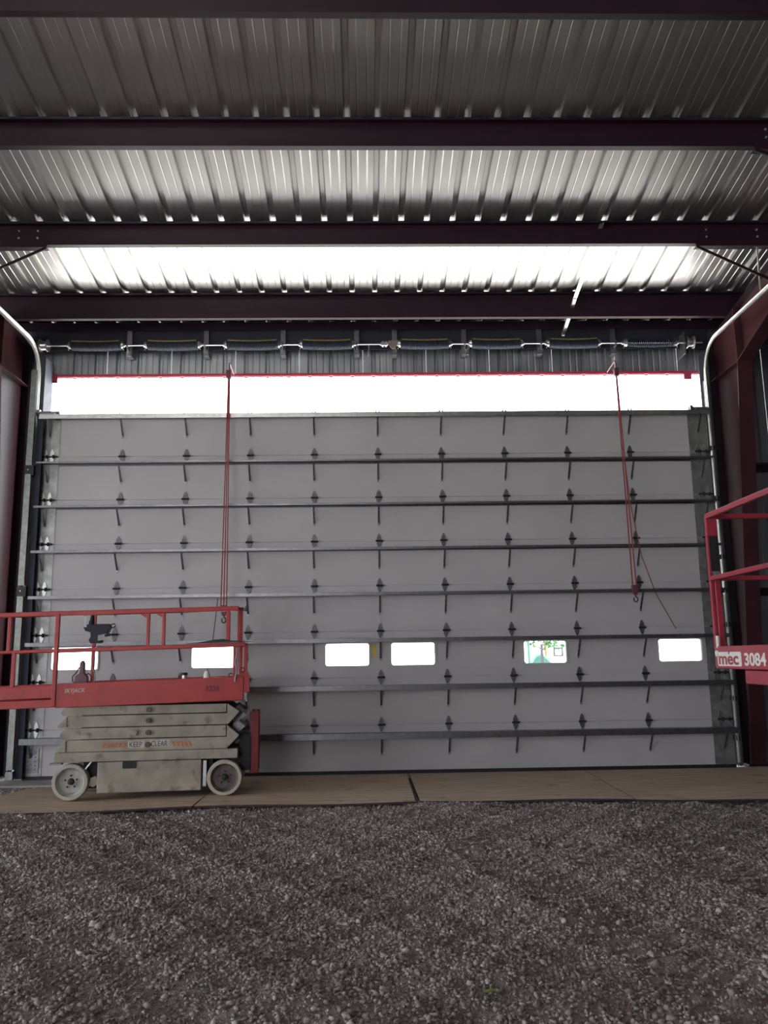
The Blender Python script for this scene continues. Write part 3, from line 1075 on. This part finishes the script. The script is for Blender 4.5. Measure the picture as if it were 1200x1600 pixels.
# scissor arms: four closed layers, near and far pair
lay = [(.488, .609), (.618, .731), (.741, .858), (.868, .958)]
for yA, yB, dx in ((.03, .085, 0), (.73, .785, .045)):
    for i, (za, zb) in enumerate(lay):
        if i % 2 == 0:
            pl = [(.82, za), (.82, zb), (-.865, zb), (-.965, za + .012), (-.955, za)]
        else:
            pl = [(.80, za), (.80, zb), (-.885, zb), (-.925, zb - .045), (-.935, za + .03), (-.915, za), (-.87, za)]
        MB().prism([(p[0] + dx, p[1]) for p in pl], yA, yB, 'y').build('scissor_arm', M['cream'], lf, bevel=.003)
    for tipz, za, zb in ((.872, .748, .960), (.622, .505, .734)):
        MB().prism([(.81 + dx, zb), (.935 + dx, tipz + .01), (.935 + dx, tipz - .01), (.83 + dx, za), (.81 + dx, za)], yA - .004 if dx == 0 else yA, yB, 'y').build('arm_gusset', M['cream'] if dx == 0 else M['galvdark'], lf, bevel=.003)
    for i, (za, zb) in enumerate(lay):
        if dx == 0:
            zc = (za + zb) / 2
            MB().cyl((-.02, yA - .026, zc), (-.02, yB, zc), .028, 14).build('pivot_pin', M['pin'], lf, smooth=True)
            if i % 2 == 0:
                MB().box(-.872, -.862, yA - .006, yA, za + .006, zb - .006).build('weld_strip', mat('rusty_edge', (.16, .09, .06), .7), lf)
MB().cyl((-.165, .008, .675), (-.165, .03, .675), .03, 14).build('pivot_pin', M['cream'], lf, smooth=True)
# inner arms, dark between the pairs
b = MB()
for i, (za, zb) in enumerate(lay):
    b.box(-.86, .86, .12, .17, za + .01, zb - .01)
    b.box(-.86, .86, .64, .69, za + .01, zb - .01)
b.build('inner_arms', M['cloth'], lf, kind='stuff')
for zc, r in ((.83, .09), (.70, .08), (.59, .07), (1.0, .05)):
    MB().prism([(.90, zc - r), (1.0, zc), (.90, zc + r), (.84, zc)], .2, .6, 'y').build('arm_end', M['galvdark'], lf)
MB().cyl((-.86, .12, .52), (-.86, .69, .52), .03, 10).build('cross_tube', M['cream'], lf)
# lettering on the lowest arm
rot = (math.radians(90), 0, 0)
yf = .0285
MB().prism(rounded(-.225, -.055, .515, .592, .01), yf - .0015, yf, 'y').build('decal_patch', M['silver'], lf)
MB().prism(rounded(.0, .205, .517, .594, .01), yf - .0015, yf, 'y').build('decal_patch', M['silver'], lf)
text_mesh('lettering', 'KEEP', .082, M['darkprint'], lf, (-.215, yf - .003, .525), rot, .0008, .78)
text_mesh('lettering', 'CLEAR', .082, M['darkprint'], lf, (.012, yf - .003, .527), rot, .0008, .72)
for x0 in (-.50, .25):
    for q in range(6 if x0 < 0 else 5):
        xq = x0 + q * .043
        s_ = 1 if x0 < 0 else -1
        MB().prism([(xq, .525 + (0 if s_ > 0 else 0)), (xq + .024, .525), (xq + .024 + .02 * s_, .575), (xq + .02 * s_, .575)][::1], yf - .0015, yf, 'y').build('hazard_stripe', M['orange'], lf)
# platform
YN, YF_ = -.02, .80


def band(x0, x1, za, zb, y0, y1, name, mt='red', bevel=.006):
    b = MB()
    b.prism([(x0, zz_(x0, za)), (x1, zz_(x1, za)), (x1, zz_(x1, zb)), (x0, zz_(x0, zb))], y0, y1, 'y')
    return b.build(name, M[mt], lf, bevel=bevel)


band(-.985, .985, .972, 1.225, YN, YN + .05, 'side_panel')
band(-.985, .985, .972, 1.225, YF_ - .05, YF_, 'side_panel')
band(.94, .985, .972, 1.225, YN + .05, YF_ - .05, 'end_panel')
band(-.98, .94, 1.17, 1.185, YN + .05, YF_ - .05, 'deck_plate', 'galvdark')
band(-2.35, -.99, 1.03 + .045, 1.209, YN + .01, YN + .05, 'extension_panel')
band(-2.35, -.99, .978, 1.062, YN + .01, YN + .06, 'extension_rail')
band(-2.35, -.99, 1.0, 1.209, YF_ - .06, YF_ - .02, 'extension_panel')
band(-2.35, -.99, 1.16, 1.175, YN + .06, YF_ - .06, 'extension_deck', 'galvdark')
MB().prism([(-1.05, .955), (-.93, .96), (-.88, .985), (-1.08, .965)], YN, YN + .06, 'y').build('extension_stop', M['red'], lf)
# rails
TR, MR = 1.967, 1.573


def rail(x0, x1, z, y, w=.045, mt='red', name='guard_rail'):
    return MB().bar((x0, y, zz_(x0, z)), (x1, y, zz_(x1, z)), w, w, up=(0, 0, 1)).build(name, M[mt], lf, bevel=.008)


def post(x, za, zb, y, w=.04, mt='red', name='guard_post'):
    return MB().bar((x, y, zz_(x, za)), (x, y, zz_(x, zb)), w, w, up=(0, 1, 0)).build(name, M[mt], lf, bevel=.006)


y = 0.0
rail(-2.3, .92, TR, y, .052)
rail(-2.3, -1.0, MR, y, .034)
rail(-1.0, 1.0, MR - .003, y, .045)
post(-1.50, MR, TR, y)
post(-1.437, 1.2, MR, y, .04)
post(-1.005, .985, TR, y - .012, .045)
post(-.054, MR, TR, y, .035)
post(.112, MR, TR, y, .035)
post(.805, MR, TR, y, .045)
post(.885, 1.2, MR, y, .04)
post(1.0, 1.05, MR, y + .01, .04)
post(.92, MR, TR, .12, .04)
for x, s_ in ((-.054, -1), (.112, -1)):
    MB().prism([(x, zz_(x, TR - .02)), (x + .11 * s_, zz_(x, TR - .022)), (x + .02 * s_, zz_(x, TR - .075)), (x, zz_(x, TR - .08))], y - .008, y + .008, 'y').build('gusset', M['red'], lf)
MB().bar((.80, 0, zz_(.8, TR + .01)), (1.0, .06, zz_(1, TR + .0)), .02, .02).build('gate_latch', M['galvdark'], lf)
MB().cyl((.985, .05, zz_(1, TR - .03)), (.985, .05, zz_(1, TR + .03)), .024, 10).build('gate_latch', M['galvdark'], lf)
# far side rails
rail(-2.3, .92, TR + .035, YF_ - .03, .04)
rail(-2.3, .98, MR + .01, YF_ - .03, .035)
for x in (-2.28, -.80, .9):
    post(x, 1.2, TR + .03, YF_ - .03, .038)
for z in (TR, MR):
    MB().bar((-2.28, 0, zz_(-2.28, z)), (-2.28, YF_ - .03, zz_(-2.28, z + .02)), .04, .04).build('end_rail', M['red'], lf)
MB().bar((.92, .1, zz_(.92, MR)), (.92, YF_ - .03, zz_(.92, MR)), .035, .035).build('end_rail', M['red'], lf)
MB().prism([(.905, 1.08), (1.045, 1.08), (1.045, 1.26), (1.0, 1.31), (.955, 1.31), (.93, 1.27), (.905, 1.27)], -.012, 0, 'y').build('gate_plate', M['red'], lf)
for x, z in ((.965, 1.315), (.845, 1.255)):
    b = MB()
    b.tube([(x + .024 * math.cos(a_), -.012, z + .026 * math.sin(a_)) for a_ in [2 * math.pi * q / 14 for q in range(14)]], .007, 6, closed=True)
    b.build('tie_eye', M['reddark'], lf)
b = MB().tube([(.90 + .01 * math.sin(q * 1.3), -.03, 1.55 - q * .04) for q in range(10)], .009, 6)
b.build('gate_chain', M['galvdark'], lf)
b = MB().box(.93, 1.02, .0, .12, 1.0, 1.08)
b.cyl((1.02, .03, .98), (1.02, .03, 1.10), .018, 8)
b.build('ladder_bracket', M['galvdark'], lf)
# ladder at the right end
b = MB()
for y_ in (.20, .58):
    b.bar((1.10, y_, .20), (1.10, y_, .86), .05, .09, up=(1, 0, 0))
for z in (.3, .5, .7, .84):
    b.bar((1.10, .2, z), (1.10, .58, z), .03, .03)
ld = b.build('ladder', M['reddark'], lf, bevel=.006)
MB().box(1.05, 1.15, .17, .22, .20, .86).build('ladder_rail', M['reddark'], lf, bevel=.01)
MB().box(.94, 1.06, .15, .62, .24, .62).build('ladder_backing', M['black'], lf)
# markings on the side panel
text_mesh('lettering', 'SKYJACK', .062, M['silver'], lf, (-.90, YN - .001, zz_(-.9, 1.125)), (math.radians(90), math.radians(-1.3), 0), .0008, .85, shear=.25)
text_mesh('lettering', '3226', .080, M['maroonprint'], lf, (.575, YN - .001, zz_(.6, 1.082)), (math.radians(90), math.radians(-1.3), 0), .0008, .95, bold=.002)
# control box hung on the guard rail
yc = .08
cbx = MB().prism([(-.76, 1.80), (-.74, 1.83), (-.49, 1.835), (-.475, 1.80), (-.52, 1.70), (-.56, 1.69), (-.57, 1.63), (-.68, 1.625), (-.70, 1.66), (-.68, 1.70), (-.685, 1.745), (-.74, 1.76)], yc, yc + .12, 'y').build('control_box', M['springs'], lf, bevel=.006)
MB().prism([(-.60, 1.71), (-.51, 1.73), (-.52, 1.66), (-.60, 1.655)], yc - .005, yc, 'y').build('control_face', M['disc'], cbx)
MB().cyl((-.69, yc + .06, 1.83), (-.685, yc + .06, 1.87), .03, 12).cyl((-.685, yc + .06, 1.86), (-.68, yc + .06, 1.93), .025, 12, .02).build('joystick', M['black'], cbx)
MB().tube([(-.485, yc, 1.82), (-.43, yc, 1.835), (-.42, yc, 1.81), (-.45, yc, 1.79), (-.5, yc, 1.78)], .007, 6).build('cable_loop', M['black'], cbx)
MB().cyl((-.53, yc, 1.71), (-.47, yc, 1.715), .014, 8).build('switch', M['black'], cbx)
MB().bar((-.74, yc, 1.80), (-.74, yc, 1.95), .03, .01).build('hanger_bracket', M['galvdark'], cbx)


def at(x, y_, z):                                    # lift frame to world
    return (LX + x * math.cos(LR) - y_ * math.sin(LR), LY + x * math.sin(LR) + y_ * math.cos(LR), z + .008)


# things lying on the lift
dk_z = lambda x: zz_(x, 1.188)
t = thing('tool', 'dark maroon hand tool with looped handles standing on the lift deck', 'tool', at(-.79, .25, dk_z(-.79)), LR)
b = MB().prism([(-.075, 0), (.075, 0), (.065, .10), (.03, .13), (.026, .24), (.005, .275), (-.02, .25), (-.025, .13), (-.07, .10)], -.04, .04, 'y')
b.build('tool_body', M['tool'], t, bevel=.008)
for s_ in (-1, 1):
    MB().tube([(.06 * s_, 0, .02), (.098 * s_, 0, .05), (.10 * s_, 0, .10), (.07 * s_, 0, .13), (.03 * s_, 0, .20 if s_ < 0 else .11)], .008, 6).build('handle', M['tool'], t)
t = thing('cord_end', 'thin stiff cord standing up beside the maroon tool', 'cord', at(-.66, .25, dk_z(-.66)), LR)
MB().tube([(0, 0, 0), (.01, 0, .07), (0, 0, .14), (-.025, 0, .20)], .007, 6).build('wire', M['galvdark'], t)
t = thing('cup', 'small metal cup with dark rim on the lift deck', 'cup', at(.335, .10, dk_z(.335)), LR)
MB().lathe([(.001, 0), (.026, 0), (.031, .09), (.027, .09), (.022, .006), (.001, .006)], (0, 0, .0), 'z', 18).build('cup_body', M['tin'], t, smooth=True)
MB().lathe([(.026, .072), (.033, .072), (.034, .10), (.028, .10)], (0, 0, 0), 'z', 18).build('rim', M['black'], t)
MB().tube([(-.03, 0, .08), (-.055, 0, .06), (-.05, 0, .03), (-.027, 0, .02)], .005, 6).build('handle', M['black'], t)
t = thing('bottle', 'small white bottle with pointed nozzle on the lift deck', 'bottle', at(.575, .10, dk_z(.575)), LR)
MB().lathe([(.001, 0), (.035, 0), (.036, .07), (.026, .10), (.012, .11), (.001, .11)], (0, 0, 0), 'z', 20).build('bottle_body', M['white'], t, smooth=True)
MB().lathe([(.001, .11), (.013, .11), (.011, .128), (.004, .13), (.003, .17), (.001, .17)], (0, 0, 0), 'z', 12).build('nozzle', M['galvdark'], t)
t = thing('rag', 'grey rag draped over the right end of the lift mid rail', 'cloth', at(.72, 0, zz_(.72, MR)), LR)
b = MB()
prof = [(-.36, .028), (-.22, .036), (-.06, .060), (.04, .064), (.12, .045), (.25, .035), (.36, .028)]
top_ = [(x, z + K * x) for x, z in prof]
bot_ = [(x, .0245 + K * x) for x, z in prof]
b.prism(top_ + bot_[::-1], -.03, .04, 'y')
b.build('cloth_fold', M['cloth'], t, bevel=.004)

# ------------------------------------------------------------------ second scissor lift (right edge)
RX, RY = 2.635, 6.17
l2 = thing('scissor_lift', 'crimson scissor lift lettered 3084 standing on gravel beside the steel column', 'scissor lift', (RX, RY, -.03))
O2 = (RX, RY, -.03)


def b2(x0, x1, y0, y1, z0, z1, name, mt='red2', bevel=.006, **kw):
    return MB().box(x0, x1, y0, y1, z0, z1).build(name, M[mt], l2, org=O2, bevel=bevel, **kw)


def bar2(p0, p1, w, name, mt='red2'):
    return MB().bar(p0, p1, w, w).build(name, M[mt], l2, org=O2, bevel=.006)


W2, L2Y = 1.75, 2.3
RXE = RX + W2
b2(RX, RX + .04, L2Y, RY + .02, 1.318, 1.483, 'extension_panel')
b2(RX + .045, RXE - .045, RY - .03, RY + .02, 1.318, 1.483, 'extension_panel')
b2(RXE - .04, RXE, L2Y, RY + .02, 1.318, 1.483, 'extension_panel')
b2(RX + .05, RXE - .05, L2Y, RY - .04, 1.44, 1.46, 'deck_plate', 'galvdark')
b2(RX + .02, RXE - .02, L2Y, 5.76, 1.218, 1.312, 'main_panel')
for z, w in ((2.475, .04), (1.995, .035)):
    y1 = RY
    bar2((RX + .02, L2Y, z), (RX + .02, y1, z), w, 'guard_rail')
    bar2((RXE - .02, L2Y, z), (RXE - .02, y1, z), w, 'guard_rail')
    bar2((RX + .02, y1, z), (RXE - .02, y1, z), w, 'end_rail')
b2(RX + .0, RX + .085, RY - .02, RY + .015, 2.32, 2.475, 'corner_plate')
b2(RX + .01, RX + .085, RY - .015, RY + .01, 2.05, 2.32, 'corner_post', 'black')
bar2((RX + .012, RY, 1.48), (RX + .012, RY, 2.34), .028, 'guard_post')
b2(RX + .03, RX + .075, RY - .02, RY + .01, 1.48, 2.0, 'corner_post')
for y_ in (5.0, 3.8, 2.4):
    bar2((RX + .02, y_, 1.48), (RX + .02, y_, 2.475), .035, 'guard_post')
    bar2((RXE - .02, y_, 1.48), (RXE - .02, y_, 2.475), .035, 'guard_post')
bar2((RXE - .02, RY, 1.48), (RXE - .02, RY, 2.475), .035, 'guard_post')
MB().cyl((RX + .01, RY - .03, 1.47), (RX + .01, RY - .03, 1.56), .013, 10).lathe([(.001, -.02), (.022, -.015), (.024, .0), (.015, .02), (.001, .02)], (RX + .005, RY - .03, 1.43), 'x', 12).build('latch_pin', M['white'], l2, org=O2)
# decals on the panel facing left
rot2 = (math.radians(90), 0, math.radians(-90))
dc = MB()
pts = rounded(RY - .42 - .0, RY - .03, 1.338, 1.440, .018)
dc.prism(pts, RX - .0015, RX - .0002, 'x').build('decal_patch', M['white'], l2, org=O2)
MB()
text_mesh('lettering', 'mec', .122, M['red2'], l2, (-.0030, -.045, 1.352 + .03), rot2, .0008, 1.62, bold=.003)
MB().bar((RX - .003, RY - .225, 1.425), (RX - .003, RY - .237, 1.448), .003, .012).build('lettering', M['red2'], l2, org=O2)
text_mesh('lettering', '3084', .118, M['white'], l2, (-.0015, -.462, 1.347 + .03), rot2, .0008, 1.34, bold=.003)
# scissor stack, chassis and wheels (out of frame)
for i in range(4):
    z = .62 + i * .145
    for x in (RX + .35, RXE - .45):
        b2(x, x + .09, 2.5, 4.9, z, z + .13, 'scissor_arm')
b2(RX + .3, RXE - .3, 2.5, 5.0, .45, .60, 'chassis_frame')
wh = None
for x in (RX + .02, RXE - .32):
    for y_ in (2.95, 4.4):
        b = MB().lathe([(.17, 0), (.28, 0), (.36, .03), (.36, .27), (.28, .30), (.17, .30)], (x - RX, y_ - RY, .36 - .0), 'x', 28).lathe([(.001, .05), (.175, .04), (.175, .26), (.001, .25)], (x - RX, y_ - RY, .36), 'x', 20)
        b.build('wheel', M['black'], l2, smooth=True)

# ------------------------------------------------------------------ small leaf on the gravel
t = thing('leaf', 'small green leaf lying on the gravel near the bottom edge', 'leaf', (.528, 3.87, float(hgt(.528, 3.87)) + .022))
b = MB()
lp = [(-.035, 0), (-.015, .014), (.012, .016), (.035, 0), (.012, -.016), (-.015, -.014)]
b.add([(x, y_, .006 * abs(y_) / .016 + .004 * math.sin(x * 60)) for x, y_ in lp] + [(0, 0, -.002)], [(i, (i + 1) % 6, 6) for i in range(6)])
b.build('leaf_blade', M['leaf'], t)
MB().tube([(.033, 0, 0), (.05, .004, .003), (.062, .01, .006)], .0018, 5).build('leaf_stalk', M['leaf'], t)

# ------------------------------------------------------------------ outdoors, seen through the fifth door window
def leaves(name, c, r, nleaf, material, parent, seed, sc=(1, 1, 1)):
    q = np.random.default_rng(seed)
    p = q.normal(size=(nleaf, 3))
    p /= np.linalg.norm(p, axis=1)[:, None]
    p *= (r * q.random((nleaf, 1)) ** .4) * np.array(sc)
    b = MB()
    for k_ in range(nleaf):
        a_, d = Vector(q.normal(size=3)).normalized(), Vector(q.normal(size=3)).normalized()
        e = a_.cross(d).normalized()
        o_ = Vector(p[k_]) + Vector(c)
        s_ = .05 + .05 * q.random()
        b.add([o_ - a_ * s_, o_ + e * s_ * .45, o_ + a_ * s_, o_ - e * s_ * .45], [(0, 1, 2, 3)])
    return b.build(name, material, parent, kind='stuff')


t = thing('young_tree', 'leafy green tree outside the door window', 'tree', (4.75, 21.9, -.08))
MB().cyl((0, 0, 0), (.05, 0, 1.9), .05, 10, .03).build('trunk', M['amber'], t, smooth=True)
leaves('foliage', (.1, 0, 2.35), .75, 900, M['leafb'], t, 3)
t = thing('teal_pole', 'slim teal pole outside the door window', 'pole', (3.98, 20, -.08))
MB().cyl((0, 0, 0), (-.03, 0, 2.6), .03, 10).build('pole_tube', M['teal'], t)
t = thing('fence_post', 'grey post outside the door window', 'post', (4.28, 20, -.08))
MB().box(-.03, .03, -.03, .03, 0, 1.78).build('post_shaft', M['post'], t)
t = thing('teal_tarp', 'crumpled teal tarp heap outside the door window', 'tarp', (4.3, 20.5, -.08))
b = MB()
pf = [(-.35, 0), (-.22, 1.30), (-.08, 1.50), (.05, 1.56), (.18, 1.46), (.32, 1.30), (.5, 0)]
b.prism(pf, -.2, .25, 'y')
b.build('tarp_cover', M['teal'], t, bevel=.04)
t = thing('sign_frame', 'small square sign frame outside the door window', 'sign', (4.68, 20, -.08))
b = MB()
ring(b, rounded(-.12, .12, 1.48, 1.70, .01), rounded(-.08, .08, 1.52, 1.66, .01), -.01, .01)
b.build('sign_border', M['post'], t)
MB().cyl((0, 0, 0), (0, 0, 1.49), .015, 8).build('sign_stake', M['white'], t)
